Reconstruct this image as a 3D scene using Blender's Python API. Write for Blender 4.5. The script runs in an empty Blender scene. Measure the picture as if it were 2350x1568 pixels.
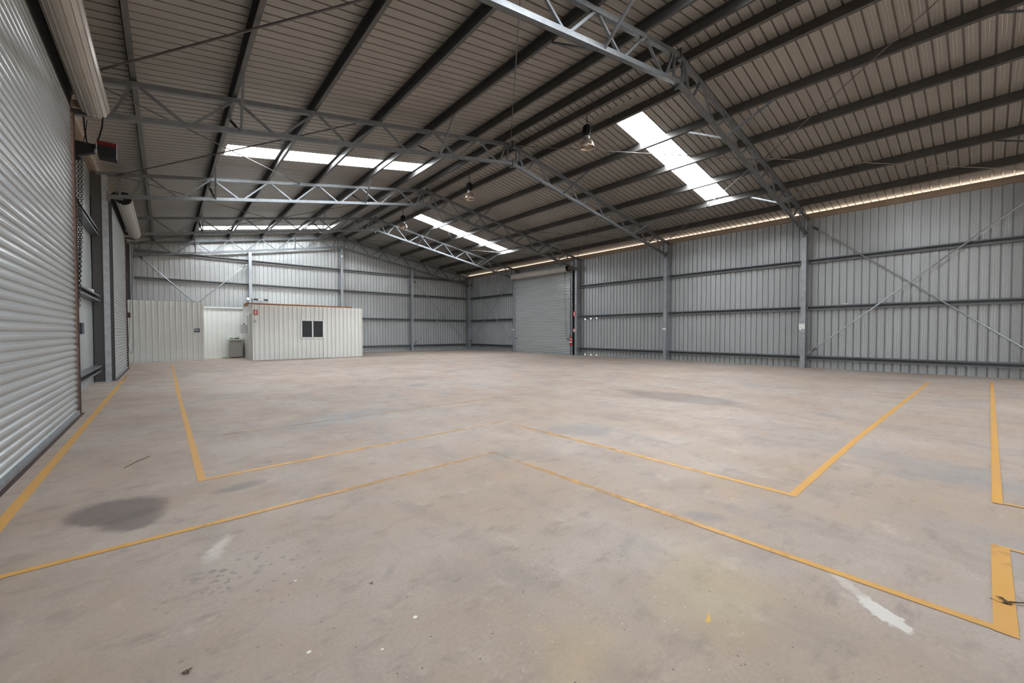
import bpy, math, random
from mathutils import Vector, Matrix
random.seed(7)
sc = bpy.context.scene
col = sc.collection

# ------------------------------------------------------------------ camera
YAW, PITCH, ROLL, FPX, CAMH = 0.70686, -0.022326, -0.00047750, 930.275, 1.2265
F = Vector((math.sin(YAW)*math.cos(PITCH), math.cos(YAW)*math.cos(PITCH), math.sin(PITCH)))
R = Vector((math.cos(YAW), -math.sin(YAW), 0))
U = R.cross(F)
R2 = R*math.cos(ROLL)+U*math.sin(ROLL)
U2 = -R*math.sin(ROLL)+U*math.cos(ROLL)
cam = bpy.data.objects.new('camera', bpy.data.cameras.new('camera'))
col.objects.link(cam)
cam.matrix_world = Matrix(((R2.x, U2.x, -F.x, 0), (R2.y, U2.y, -F.y, 0), (R2.z, U2.z, -F.z, CAMH), (0, 0, 0, 1)))
cam.data.sensor_width = 36
cam.data.lens = FPX/2350*36
cam.data.clip_start = 0.02
cam.data.clip_end = 300
sc.camera = cam

# ------------------------------------------------------------------ world, light, exposure
sc.view_settings.view_transform = 'Standard'
sc.view_settings.look = 'None'
sc.view_settings.exposure = 1.28
sc.view_settings.gamma = 1.0
sc.view_settings.use_curve_mapping = False
SKYLIGHT = 13.0
sc.cycles.max_bounces = 6
sc.cycles.diffuse_bounces = 4
sc.cycles.glossy_bounces = 3
sc.cycles.transparent_max_bounces = 6
sc.cycles.caustics_reflective = False
sc.cycles.caustics_refractive = False
sc.cycles.sample_clamp_indirect = 6.0
w = bpy.data.worlds.new('world'); sc.world = w; w.use_nodes = True
nt = w.node_tree; nt.nodes.clear()
o = nt.nodes.new('ShaderNodeOutputWorld'); bg = nt.nodes.new('ShaderNodeBackground')
tc = nt.nodes.new('ShaderNodeTexCoord'); sx = nt.nodes.new('ShaderNodeSeparateXYZ')
mr = nt.nodes.new('ShaderNodeMapRange'); mr.inputs[1].default_value = -0.03; mr.inputs[2].default_value = 0.03
mx = nt.nodes.new('ShaderNodeMix'); mx.data_type = 'RGBA'
mx.inputs[6].default_value = (0.95, 0.76, 0.60, 1)      # red soil and dry ground outside
mx.inputs[7].default_value = (0.90, 0.96, 1.0, 1)      # bright hazy sky
nt.links.new(tc.outputs['Generated'], sx.inputs[0]); nt.links.new(sx.outputs[2], mr.inputs[0])
nt.links.new(mr.outputs[0], mx.inputs[0]); nt.links.new(mx.outputs[2], bg.inputs[0]); nt.links.new(bg.outputs[0], o.inputs[0])
bg.inputs[1].default_value = 2.7


def portal(name, loc, rot, sx_, sy_):
    l = bpy.data.lights.new(name, 'AREA'); l.shape = 'RECTANGLE'; l.size = sx_; l.size_y = sy_
    l.cycles.is_portal = True
    ob = bpy.data.objects.new(name, l); ob.location = loc; ob.rotation_euler = rot; col.objects.link(ob)


# openings of the two raised doors in the front wall and one in the left wall behind the camera
portal('daylight_portal', (3.4, -11.45, 2.3), (-math.pi/2, 0, 0), 5.0, 4.5)
portal('daylight_portal', (12.2, -11.45, 2.3), (-math.pi/2, 0, 0), 5.0, 4.5)
portal('daylight_portal', (17.0, -6.1, 2.3), (0, math.pi/2, 0), 4.5, 4.6)

# ------------------------------------------------------------------ materials
MATS = {}


def mat(name, color, rough=0.5, metal=0.0, var=0.0, scale=8.0, var2=None, bump=0.0, spec=0.5, stretch=None, emit=None):
    if name in MATS: return MATS[name]
    m = bpy.data.materials.new(name); m.use_nodes = True
    nt = m.node_tree; b = nt.nodes['Principled BSDF']
    b.inputs['Base Color'].default_value = (*color, 1)
    b.inputs['Roughness'].default_value = rough
    b.inputs['Metallic'].default_value = metal
    b.inputs['Specular IOR Level'].default_value = spec
    if var > 0:
        tc = nt.nodes.new('ShaderNodeTexCoord'); n = nt.nodes.new('ShaderNodeTexNoise')
        n.inputs['Scale'].default_value = scale; n.inputs['Detail'].default_value = 5
        src = tc.outputs['Object']
        if stretch:
            mp = nt.nodes.new('ShaderNodeMapping'); mp.inputs['Scale'].default_value = stretch
            nt.links.new(src, mp.inputs[0]); src = mp.outputs[0]
        nt.links.new(src, n.inputs['Vector'])
        r = nt.nodes.new('ShaderNodeMapRange')
        r.inputs[1].default_value = 0.3; r.inputs[2].default_value = 0.7
        nt.links.new(n.outputs[0], r.inputs[0])
        mx = nt.nodes.new('ShaderNodeMix'); mx.data_type = 'RGBA'
        c2 = var2 or tuple(c*(1-var) for c in color)
        mx.inputs[6].default_value = (*c2, 1); mx.inputs[7].default_value = (*color, 1)
        nt.links.new(r.outputs[0], mx.inputs[0]); nt.links.new(mx.outputs[2], b.inputs['Base Color'])
        if bump:
            bp = nt.nodes.new('ShaderNodeBump'); bp.inputs['Strength'].default_value = bump; bp.inputs['Distance'].default_value = 0.01
            nt.links.new(n.outputs[0], bp.inputs['Height']); nt.links.new(bp.outputs[0], b.inputs['Normal'])
    if emit:
        b.inputs['Emission Color'].default_value = (*color, 1); b.inputs['Emission Strength'].default_value = emit
    MATS[name] = m
    return m


M_WALL = mat('zinc_wall_sheet', (0.44, 0.465, 0.475), 0.36, 0.45, 0.10, 1.5, stretch=(1, 1, 0.2))
M_ROOF = mat('zinc_roof_sheet', (0.325, 0.308, 0.28), 0.42, 0.35, 0.10, 1.2)
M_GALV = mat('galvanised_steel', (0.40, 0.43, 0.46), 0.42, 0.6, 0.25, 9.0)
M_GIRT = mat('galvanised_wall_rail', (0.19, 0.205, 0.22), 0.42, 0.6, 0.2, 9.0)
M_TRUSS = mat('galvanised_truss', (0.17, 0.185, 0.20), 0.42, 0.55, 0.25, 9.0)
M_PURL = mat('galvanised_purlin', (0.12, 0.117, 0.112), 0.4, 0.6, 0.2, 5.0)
M_RUST = mat('rusty_brown_steel', (0.085, 0.05, 0.038), 0.7, 0.2, 0.5, 14.0)
M_ROD = mat('brace_rod_steel', (0.17, 0.155, 0.15), 0.5, 0.5, 0.35, 6.0)
M_DOOR = mat('roller_door_paint', (0.39, 0.415, 0.42), 0.28, 0.25, 0.10, 2.2, stretch=(1, 0.3, 3))
M_ROLL = mat('roller_drum_paint', (0.50, 0.475, 0.43), 0.32, 0.1, 0.12, 3.0)
M_PANEL = mat('white_partition_sheet', (0.80, 0.81, 0.78), 0.4, 0.0, 0.05, 2.0)
M_WHITE = mat('white_plastic', (0.82, 0.83, 0.82), 0.4)
M_BLACK = mat('black_metal', (0.010, 0.010, 0.011), 0.65, spec=0.2)
M_DARK = mat('dark_steel', (0.06, 0.06, 0.06), 0.5, 0.3)
M_RED = mat('red_paint', (0.50, 0.012, 0.02), 0.35)
M_DRED = mat('dark_red_paint', (0.085, 0.005, 0.007), 0.5, spec=0.2)
M_BLUE = mat('navy_sign', (0.006, 0.022, 0.06), 0.35)
M_GREEN = mat('green_sign', (0.02, 0.16, 0.10), 0.4)
M_LIME = mat('lime_plastic', (0.13, 0.32, 0.02), 0.5)
M_TIMBER = mat('orange_timber', (0.42, 0.17, 0.06), 0.6, 0, 0.3, 20, stretch=(0.2, 1, 1))
M_CAB = mat('grey_laminate', (0.36, 0.35, 0.33), 0.5)
M_GLASS = mat('dark_window_glass', (0.03, 0.035, 0.04), 0.25, 0.0, spec=0.12)
M_CHROME = mat('chrome', (0.6, 0.6, 0.6), 0.15, 1.0)
M_LEAF = mat('dry_leaf', (0.17, 0.11, 0.07), 0.8, 0, 0.5, 60)
M_INK = mat('grey_ink', (0.35, 0.35, 0.35), 0.6)
M_TRIM = mat('eave_light_tinted_steel', (0.36, 0.28, 0.21), 0.5, 0.2, 0.2, 3)  # warm outdoor light at the eaves is put into this tan colour
M_SHADE = mat('aged_aluminium_shade', (0.44, 0.33, 0.24), 0.25, 0.7, 0.3, 6, var2=(0.60, 0.57, 0.54))
M_BULB = mat('frosted_bulb', (0.8, 0.78, 0.74), 0.3)

# ------------------------------------------------------------------ mesh helpers


class MB:
    def __init__(s): s.v = []; s.f = []

    def add(s, vs, fs):
        n = len(s.v); s.v += [tuple(v) for v in vs]; s.f += [tuple(i+n for i in f) for f in fs]; return s

    def box(s, x0, x1, y0, y1, z0, z1):
        vs = [(x, y, z) for x in (x0, x1) for y in (y0, y1) for z in (z0, z1)]
        return s.add(vs, [(0, 1, 3, 2), (4, 6, 7, 5), (0, 4, 5, 1), (2, 3, 7, 6), (0, 2, 6, 4), (1, 5, 7, 3)])

    def prism(s, p, q, prof, up=(0, 0, 1), closed=True, caps=True):
        """sweep profile (a,b) along p->q ; a = side axis, b = up axis"""
        p = Vector(p); q = Vector(q); d = (q-p).normalized(); u = Vector(up)
        a = d.cross(u)
        if a.length < 1e-4: a = d.cross(Vector((1, 0, 0)))
        a.normalize(); b = a.cross(d).normalized()
        n = len(prof)
        vs = [p+a*x+b*y for x, y in prof]+[q+a*x+b*y for x, y in prof]
        fs = [(i, (i+1) % n, n+(i+1) % n, n+i) for i in range(n if closed else n-1)]
        if caps and closed: fs += [tuple(range(n-1, -1, -1)), tuple(range(n, 2*n))]
        return s.add(vs, fs)

    def bar(s, p, q, w, h, up=(0, 0, 1)):
        return s.prism(p, q, [(-w/2, -h/2), (w/2, -h/2), (w/2, h/2), (-w/2, h/2)], up)

    def angle(s, p, q, w, t=0.006, up=(0, 0, 1)):
        return s.prism(p, q, [(-w/2, -w/2), (w/2, -w/2), (w/2, -w/2+t), (-w/2+t, -w/2+t), (-w/2+t, w/2), (-w/2, w/2)], up)

    def tube(s, p, q, r, n=10):
        return s.prism(p, q, [(r*math.cos(2*math.pi*i/n), r*math.sin(2*math.pi*i/n)) for i in range(n)])

    def path(s, pts, r, n=6):
        for a, b in zip(pts[:-1], pts[1:]): s.tube(a, b, r, n)
        return s

    def lathe(s, c, prof, n=28, axis='z'):
        vs = []; c = Vector(c)
        for r, h in prof:
            for i in range(n):
                t = 2*math.pi*i/n; a, b = r*math.cos(t), r*math.sin(t)
                if axis == 'z': vs.append(c+Vector((a, b, h)))
                elif axis == 'x': vs.append(c+Vector((h, a, b)))
                else: vs.append(c+Vector((a, h, b)))
        fs = []
        for k in range(len(prof)-1):
            for i in range(n):
                j = (i+1) % n; fs.append((k*n+i, k*n+j, (k+1)*n+j, (k+1)*n+i))
        return s.add(vs, fs)

    def disc(s, c, r, n=20, axis='x'):
        return s.lathe(c, [(0.0005, 0), (r, 0)], n, axis)

    def sheet(s, a0, a1, ts, f, flip=False, prof=None, pitch=0.19):
        """corrugated sheet; f(a, off, t) -> point"""
        prof = prof or PROF
        k0 = math.floor(a0/pitch)-1; pts = []
        for k in range(k0, int(math.ceil(a1/pitch))+1):
            for a, off in prof:
                aa = k*pitch+a
                if a0+1e-6 < aa < a1-1e-6: pts.append((aa, off))
        offs = 0.0
        pts = [(a0, pts[0][1] if pts else 0)]+pts+[(a1, pts[-1][1] if pts else 0)]
        n = len(ts); vs = [f(a, o, t) for a, o in pts for t in ts]
        fs = []
        for i in range(len(pts)-1):
            for j in range(n-1):
                q = (i*n+j, (i+1)*n+j, (i+1)*n+j+1, i*n+j+1)
                fs.append(q if not flip else q[::-1])
        return s.add(vs, fs)

    def build(s, name, m, parent=None, smooth=False):
        me = bpy.data.meshes.new(name); me.from_pydata(s.v, [], s.f); me.update()
        if smooth:
            me.polygons.foreach_set('use_smooth', [True]*len(me.polygons))
        me.materials.append(m)
        ob = bpy.data.objects.new(name, me); col.objects.link(ob)
        if parent is not None:
            ob.parent = parent
            ob.matrix_parent_inverse = Matrix.Translation(-Vector(parent.location))
        return ob


PROF = [(0, 0), (.045, 0), (.05, .0025), (.055, 0), (.095, 0), (.10, .0025), (.105, 0), (.150, 0), (.154, .036), (.178, .036), (.182, 0)]


def thing(name, label, cat, loc=(0, 0, 0), group=None):
    o = bpy.data.objects.new(name, None); o.location = loc; o.empty_display_size = 0.1; col.objects.link(o)
    o['label'] = label; o['category'] = cat
    if group: o['group'] = group
    return o


def tag(o, label, cat, group=None, kind=None):
    o['label'] = label; o['category'] = cat
    if group: o['group'] = group
    if kind: o['kind'] = kind
    return o


def struct(o, label, cat):
    return tag(o, label, cat, kind='structure')


# ------------------------------------------------------------------ building grid
XL, XR = -1.0475, 16.712          # inner faces of the columns
XM = (XL+XR)/2
WL, WR = -1.36, 17.05             # wall sheets
YF, YB = -11.5, 24.80             # front / back wall sheets
FR = [4.0742+5.0975*k for k in range(-1, 5)]   # frames: behind camera .. back gable
S = 0.1763
SB = 0.1783


def zroof(x): return 7.0-S*abs(x-XM)          # underside of roof sheets (pans)
def ztop(x): return 6.735-S*abs(x-XM)         # centre line of top chord
def zbot(x): return 6.20-SB*abs(x-XM)         # centre line of bottom chord


# ------------------------------------------------------------------ floor
def floor_material():
    m = bpy.data.materials.new('concrete_floor'); m.use_nodes = True
    nt = m.node_tree; b = nt.nodes['Principled BSDF']; L = nt.links
    tc = nt.nodes.new('ShaderNodeTexCoord')
    obj = tc.outputs['Object']

    def noise(scale, detail=6, rough=0.6, vec=obj, sc_=None):
        if sc_:
            mp = nt.nodes.new('ShaderNodeMapping'); mp.inputs['Scale'].default_value = sc_; L.new(vec, mp.inputs[0]); vec = mp.outputs[0]
        n = nt.nodes.new('ShaderNodeTexNoise'); n.inputs['Scale'].default_value = scale
        n.inputs['Detail'].default_value = detail; n.inputs['Roughness'].default_value = rough
        L.new(vec, n.inputs['Vector']); return n

    def rng(src, a, b_, c=0.0, d=1.0, smooth=True):
        r = nt.nodes.new('ShaderNodeMapRange')
        if smooth: r.interpolation_type = 'SMOOTHSTEP'
        r.inputs[1].default_value = a; r.inputs[2].default_value = b_; r.inputs[3].default_value = c; r.inputs[4].default_value = d
        L.new(src, r.inputs[0]); return r.outputs[0]

    def mix(fac, a, c2, blend='MIX', amt=None):
        x = nt.nodes.new('ShaderNodeMix'); x.data_type = 'RGBA'; x.blend_type = blend
        if isinstance(fac, float): x.inputs[0].default_value = fac
        else: L.new(fac, x.inputs[0])
        if isinstance(a, tuple): x.inputs[6].default_value = (*a, 1)
        else: L.new(a, x.inputs[6])
        if isinstance(c2, tuple): x.inputs[7].default_value = (*c2, 1)
        else: L.new(c2, x.inputs[7])
        return x.outputs[2]

    def math_(op, a, b_=None):
        x = nt.nodes.new('ShaderNodeMath'); x.operation = op
        for i, v in enumerate((a, b_)):
            if v is None: continue
            if isinstance(v, (int, float)): x.inputs[i].default_value = v
            else: L.new(v, x.inputs[i])
        return x.outputs[0]
    c = mix(rng(noise(0.55, 4).outputs[0], 0.35, 0.68), (0.39, 0.30, 0.238), (0.43, 0.372, 0.325))
    c = mix(rng(noise(1.7, 6, 0.65, sc_=(1.0, 0.55, 1)).outputs[0], 0.46, 0.74, 0, 0.72), c, (0.27, 0.24, 0.22))
    c = mix(rng(noise(6.0, 6, 0.7, sc_=(0.6, 1.2, 1)).outputs[0], 0.50, 0.75, 0, 0.70), c, (0.235, 0.195, 0.165))
    c = mix(rng(noise(2.6, 5, 0.6).outputs[0], 0.58, 0.78, 0, 0.5), c, (0.46, 0.32, 0.225))
    c = mix(rng(noise(60, 4, 0.7).outputs[0], 0.35, 0.7, 0, 0.28), c, (0.25, 0.21, 0.18))
    c = mix(rng(noise(1.1, 7, 0.75, sc_=(1.6, 0.5, 1)).outputs[0], 0.54, 0.70, 0, 0.55), c, (0.245, 0.225, 0.215))
    c = mix(rng(noise(3.7, 6, 0.7).outputs[0], 0.56, 0.74, 0, 0.45), c, (0.52, 0.46, 0.40))
    # scattered small dark specks
    vo = nt.nodes.new('ShaderNodeTexVoronoi'); vo.inputs['Scale'].default_value = 4.5; L.new(obj, vo.inputs['Vector'])
    sp = rng(vo.outputs['Distance'], 0.02, 0.045, 1, 0)
    c = mix(math_('MULTIPLY', sp, rng(noise(0.9, 2).outputs[0], 0.5, 0.6, 0, 0.8)), c, (0.16, 0.14, 0.12))
    # distortion field for the stains
    nd = noise(3.0, 5, 0.65)
    vm = nt.nodes.new('ShaderNodeVectorMath'); vm.operation = 'SUBTRACT'; L.new(nd.outputs['Color'], vm.inputs[0]); vm.inputs[1].default_value = (0.5, 0.5, 0.5)
    nf = noise(22.0, 3, 0.6)
    vf = nt.nodes.new('ShaderNodeVectorMath'); vf.operation = 'SUBTRACT'; L.new(nf.outputs['Color'], vf.inputs[0]); vf.inputs[1].default_value = (0.5, 0.5, 0.5)

    def ellipse(cx, cy, rx, ry, rot, soft, dist, fine=0.0):
        vs = nt.nodes.new('ShaderNodeVectorMath'); vs.operation = 'SCALE'; L.new(vm.outputs[0], vs.inputs[0]); vs.inputs['Scale'].default_value = dist
        va = nt.nodes.new('ShaderNodeVectorMath'); va.operation = 'ADD'; L.new(obj, va.inputs[0]); L.new(vs.outputs[0], va.inputs[1])
        src = va.outputs[0]
        if fine:
            v2 = nt.nodes.new('ShaderNodeVectorMath'); v2.operation = 'SCALE'; L.new(vf.outputs[0], v2.inputs[0]); v2.inputs['Scale'].default_value = fine
            v3 = nt.nodes.new('ShaderNodeVectorMath'); v3.operation = 'ADD'; L.new(src, v3.inputs[0]); L.new(v2.outputs[0], v3.inputs[1]); src = v3.outputs[0]
        mp = nt.nodes.new('ShaderNodeMapping'); mp.vector_type = 'TEXTURE'
        mp.inputs['Location'].default_value = (cx, cy, 0); mp.inputs['Rotation'].default_value = (0, 0, rot); mp.inputs['Scale'].default_value = (rx, ry, 1000)
        L.new(src, mp.inputs[0])
        ln = nt.nodes.new('ShaderNodeVectorMath'); ln.operation = 'LENGTH'; L.new(mp.outputs[0], ln.inputs[0])
        return rng(ln.outputs['Value'], 1.0+soft, 1.0-soft, 0, 1)
    stains = [  # cx, cy, rx, ry, rot, softness, distortion, colour, strength
        (-0.27, 3.88, 0.27, 0.23, -0.75, 0.22, 0.25, (0.155, 0.125, 0.115), 0.85),
        (-0.17, 3.62, 0.15, 0.17, -0.2, 0.3, 0.2, (0.155, 0.125, 0.115), 0.78),
        (0.44, 3.84, 0.16, 0.07, 0.1, 0.5, 0.2, (0.16, 0.15, 0.15), 0.6),
        (7.35, 3.75, 1.1, 0.52, -1.52, 0.2, 0.35, (0.21, 0.175, 0.16), 0.7),
        (7.35, 5.0, 0.22, 0.14, -1.5, 0.3, 0.2, (0.22, 0.20, 0.19), 0.6),
        (3.97, 3.35, 0.42, 0.26, -0.6, 0.6, 0.5, (0.25, 0.25, 0.25), 0.5),
        (2.56, 3.15, 0.16, 0.10, 0.6, 0.6, 0.3, (0.22, 0.22, 0.22), 0.5),
        (5.15, 10.0, 0.50, 0.28, 0.3, 0.4, 0.5, (0.26, 0.235, 0.22), 0.6),
        (4.45, 8.6, 0.28, 0.18, 0.3, 0.35, 0.3, (0.24, 0.22, 0.21), 0.6),
        (1.80, 6.0, 0.7, 0.35, 0.3, 0.8, 0.9, (0.27, 0.28, 0.29), 0.55),
        (2.72, 1.20, 0.13, 0.06, -0.9, 0.5, 0.1, (0.24, 0.23, 0.24), 0.6),
        (2.36, 0.27, 0.12, 0.045, 0.95, 0.15, 0.08, (0.66, 0.64, 0.60), 0.85, 0.09),
        (2.49, 0.42, 0.12, 0.03, 0.85, 0.4, 0.08, (0.62, 0.59, 0.55), 0.50, 0.09),
        (1.98, 0.86, 0.28, 0.20, 0.4, 0.9, 0.6, (0.52, 0.42, 0.22), 0.32),
        (1.14, 0.98, 0.20, 0.10, 0.3, 0.8, 0.5, (0.52, 0.40, 0.22), 0.34),
        (1.75, 0.76, 0.03, 0.008, 0.2, 0.4, 0.05, (0.72, 0.42, 0.06), 0.8),
        (0.22, 2.83, 0.12, 0.035, 1.2, 0.7, 0.2, (0.68, 0.64, 0.58), 0.55),
        (5.2, 0.2, 1.1, 0.3, 1.2, 0.9, 1.0, (0.27, 0.265, 0.265), 0.55),
        (3.6, -0.25, 0.5, 0.2, 1.2, 0.9, 0.6, (0.27, 0.265, 0.265), 0.5),
        (10.5, 3.2, 1.0, 0.3, -1.2, 0.8, 0.8, (0.28, 0.265, 0.25), 0.45),
        (9.0, 6.8, 0.7, 0.35, -0.8, 0.6, 0.6, (0.28, 0.26, 0.25), 0.4),
        (9.0, 14.2, 1.6, 0.3, -0.6, 0.8, 0.8, (0.28, 0.265, 0.25), 0.45),
        (0.9, 9.4, 0.5, 0.22, 0.1, 0.8, 0.6, (0.27, 0.26, 0.25), 0.45),
        (0.86, 1.98, 0.07, 0.02, 0.8, 0.7, 0.10, (0.24, 0.22, 0.22), 0.35),
        (1.08, 1.68, 0.03, 0.009, 0.3, 0.3, 0.05, (0.20, 0.17, 0.155), 0.6),
    ]
    for cx, cy, rx, ry, rot, soft, dist, cc, st, *fi in stains:
        e = math_('MULTIPLY', ellipse(cx, cy, rx, ry, rot, soft, dist, fi[0] if fi else 0.04), st)
        c = mix(e, c, cc)
    # round oil drops
    def drops(c, scale, r0, r1, cen, rad, colr, st, soft=0.6):
        v = nt.nodes.new('ShaderNodeTexVoronoi'); v.inputs['Scale'].default_value = scale; L.new(obj, v.inputs['Vector'])
        if 'Randomness' in v.inputs: v.inputs['Randomness'].default_value = 1.0
        d = rng(v.outputs['Distance'], r0, r1, 1, 0)
        e = ellipse(cen[0], cen[1], rad[0], rad[1], cen[2], soft, 0.35)
        return mix(math_('MULTIPLY', math_('MULTIPLY', d, e), st), c, colr)
    c = drops(c, 17, 0.30, 0.36, (0.24, 2.48, 0.4), (0.12, 0.15), (0.24, 0.215, 0.20), 0.85)
    c = drops(c, 27, 0.27, 0.33, (0.20, 2.42, 0.4), (0.10, 0.13), (0.24, 0.215, 0.20), 0.7)
    c = drops(c, 16, 0.16, 0.20, (0.30, 2.40, 0.4), (0.40, 0.30), (0.24, 0.215, 0.20), 0.7)
    c = drops(c, 15, 0.14, 0.19, (0.05, 1.95, 0.2), (0.15, 0.12), (0.26, 0.225, 0.205), 0.7)
    c = drops(c, 8, 0.10, 0.14, (2.25, 2.35, 0.4), (0.6, 0.5), (0.27, 0.245, 0.225), 0.6)
    c = drops(c, 34, 0.055, 0.085, (1.32, 1.45, 0.8), (0.42, 0.30), (0.85, 0.83, 0.78), 0.9)
    c = drops(c, 17, 0.03, 0.05, (1.6, 1.6, 0.8), (1.4, 1.2), (0.85, 0.83, 0.78), 0.8)
    c = drops(c, 15, 0.06, 0.09, (0.05, 2.84, 0.2), (0.12, 0.09), (0.26, 0.07, 0.06), 0.8)
    c = drops(c, 13, 0.045, 0.07, (1.5, 1.5, 0.2), (1.6, 1.6), (0.09, 0.075, 0.06), 0.7)
    for px, py, r in ((0.80, 1.58, 0.0095), (0.40, 1.67, 0.0085), (0.62, 1.50, 0.006), (0.47, 2.2, 0.006)):
        c = mix(math_('MULTIPLY', ellipse(px, py, r, r*0.8, 0, 0.15, 0.0), 0.95), c, (0.85, 0.85, 0.83))
    L.new(c, b.inputs['Base Color'])
    L.new(rng(noise(2.0, 5).outputs[0], 0.3, 0.7, 0.50, 0.72), b.inputs['Roughness'])
    b.inputs['Specular IOR Level'].default_value = 0.35
    bp = nt.nodes.new('ShaderNodeBump'); bp.inputs['Strength'].default_value = 0.08; bp.inputs['Distance'].default_value = 0.004
    L.new(noise(25, 5).outputs[0], bp.inputs['Height']); L.new(bp.outputs[0], b.inputs['Normal'])
    return m


fl = MB().box(WL-0.1, WR+0.1, YF-0.1, YB+0.1, -0.2, 0.0).build('floor', floor_material())
struct(fl, 'stained beige concrete slab floor with worn yellow lines', 'floor')


def paint_material():
    m = bpy.data.materials.new('worn_yellow_floor_paint'); m.use_nodes = True
    nt = m.node_tree; b = nt.nodes['Principled BSDF']; L = nt.links; out = nt.nodes['Material Output']
    b.inputs['Roughness'].default_value = 0.55
    tc = nt.nodes.new('ShaderNodeTexCoord')
    n = nt.nodes.new('ShaderNodeTexNoise'); n.inputs['Scale'].default_value = 3.5; n.inputs['Detail'].default_value = 8; n.inputs['Roughness'].default_value = 0.75
    n2 = nt.nodes.new('ShaderNodeTexNoise'); n2.inputs['Scale'].default_value = 1.2; n2.inputs['Detail'].default_value = 3
    at = nt.nodes.new('ShaderNodeAttribute'); at.attribute_name = 'wear'
    L.new(tc.outputs['Object'], n.inputs['Vector']); L.new(tc.outputs['Object'], n2.inputs['Vector'])
    mx = nt.nodes.new('ShaderNodeMix'); mx.data_type = 'RGBA'; mx.inputs[6].default_value = (0.60, 0.33, 0.13, 1); mx.inputs[7].default_value = (0.72, 0.39, 0.06, 1)
    L.new(n2.outputs[0], mx.inputs[0]); L.new(mx.outputs[2], b.inputs['Base Color'])
    ad = nt.nodes.new('ShaderNodeMath'); ad.operation = 'SUBTRACT'; L.new(n.outputs[0], ad.inputs[0]); L.new(at.outputs['Fac'], ad.inputs[1])
    r = nt.nodes.new('ShaderNodeMapRange'); r.inputs[1].default_value = -0.10; r.inputs[2].default_value = 0.30; r.inputs[4].default_value = 0.90; L.new(ad.outputs[0], r.inputs[0])
    tr = nt.nodes.new('ShaderNodeBsdfTransparent'); ms = nt.nodes.new('ShaderNodeMixShader')
    L.new(r.outputs[0], ms.inputs[0]); L.new(tr.outputs[0], ms.inputs[1]); L.new(b.outputs[0], ms.inputs[2]); L.new(ms.outputs[0], out.inputs[0])
    return m


M_PAINT = paint_material()


LZ = [0.001]


def floor_line(pts, width, label, wears):
    """mitred polyline of paint on the slab"""
    mb = MB(); n = len(pts); vs = []
    for i, (x, y) in enumerate(pts):
        p = Vector((x, y))
        d0 = (p-Vector(pts[i-1])).normalized() if i > 0 else None
        d1 = (Vector(pts[i+1])-p).normalized() if i < n-1 else None
        if d0 is None: d0 = d1
        if d1 is None: d1 = d0
        n0 = Vector((-d0.y, d0.x)); n1 = Vector((-d1.y, d1.x))
        mi = (n0+n1).normalized(); k = width/2/max(0.3, mi.dot(n0))
        vs += [(*(p+mi*k), LZ[0]), (*(p-mi*k), LZ[0])]
    mb.add(vs, [(2*i, 2*i+1, 2*i+3, 2*i+2) for i in range(n-1)])
    LZ[0] += 0.0005
    ob = mb.build('floor_line', M_PAINT)
    at = ob.data.attributes.new('wear', 'FLOAT', 'POINT')
    for i in range(n):
        at.data[2*i].value = wears[i]; at.data[2*i+1].value = wears[i]
    return tag(ob, label, 'floor line')


floor_line([(-0.82, 2.4), (-0.83, 9), (-0.85, 14), (-0.86, 17.4)], 0.065, 'bold yellow line running beside the foot of the left roller doors', [0.05, 0.1, 0.2, 0.75])
floor_line([(0.17, 20.0), (0.18, 9.5), (0.21, 4.22), (1.8, 4.27), (3.50, 4.30), (3.55, 2.6), (3.575, 0.93), (6, 0.95), (14.2, 0.90)], 0.055,
           'long yellow line turning round three corners, starting in front of the toilet partition', [0.1, 0.1, 0.05, 0.32, 0.50, 0.25, 0.05, 0.05, 0.1])
floor_line([(0.5, 5.91), (3.0, 5.93), (5.4, 5.95), (8.3, 5.9)], 0.035, 'thin faded yellow line, farthest of the crosswise lines', [0.45, 0.40, 0.40, 0.6])
floor_line([(-0.78, 3.19), (0.9, 3.22), (2.53, 3.25), (2.55, 1.6), (2.60, -0.075)], 0.048, 'yellow line with a worn corner crossing the front of the floor', [0.05, 0.28, 0.5, 0.3, 0.05])
floor_line([(2.57, -0.072), (3.62, -0.07)], 0.068, 'short wide bright yellow line with a dead twig lying on it', [0.05, 0.2])
floor_line([(3.60, -0.10), (3.60, -1.6)], 0.03, 'thin yellow line leaving the top of the short wide one at right edge', [0.1, 0.1])
floor_line([(15.4, -0.10), (10, -0.085), (4.50, -0.07)], 0.052, 'straight yellow line running out to the right wall beside the frame edge', [0.1, 0.1, 0.0])
floor_line([(4.53, -0.10), (4.53, -1.8)], 0.03, 'thin yellow line at right edge below the long outward line', [0.1, 0.1])

# ------------------------------------------------------------------ roof (ceiling) with translucent skylight panels
P = 0.19
SKY_R = [(-5.3, 4), (5.70, 4), (17.29, 4)]      # start y, number of pitches
SKY_L = [(2.09, 4), (12.16, 4), (22.23, 4)]
XSR = (8.95, 14.42)
XSL = (1.22, 6.72)


def snap(y): return round(y/P)*P


glass = []


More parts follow.
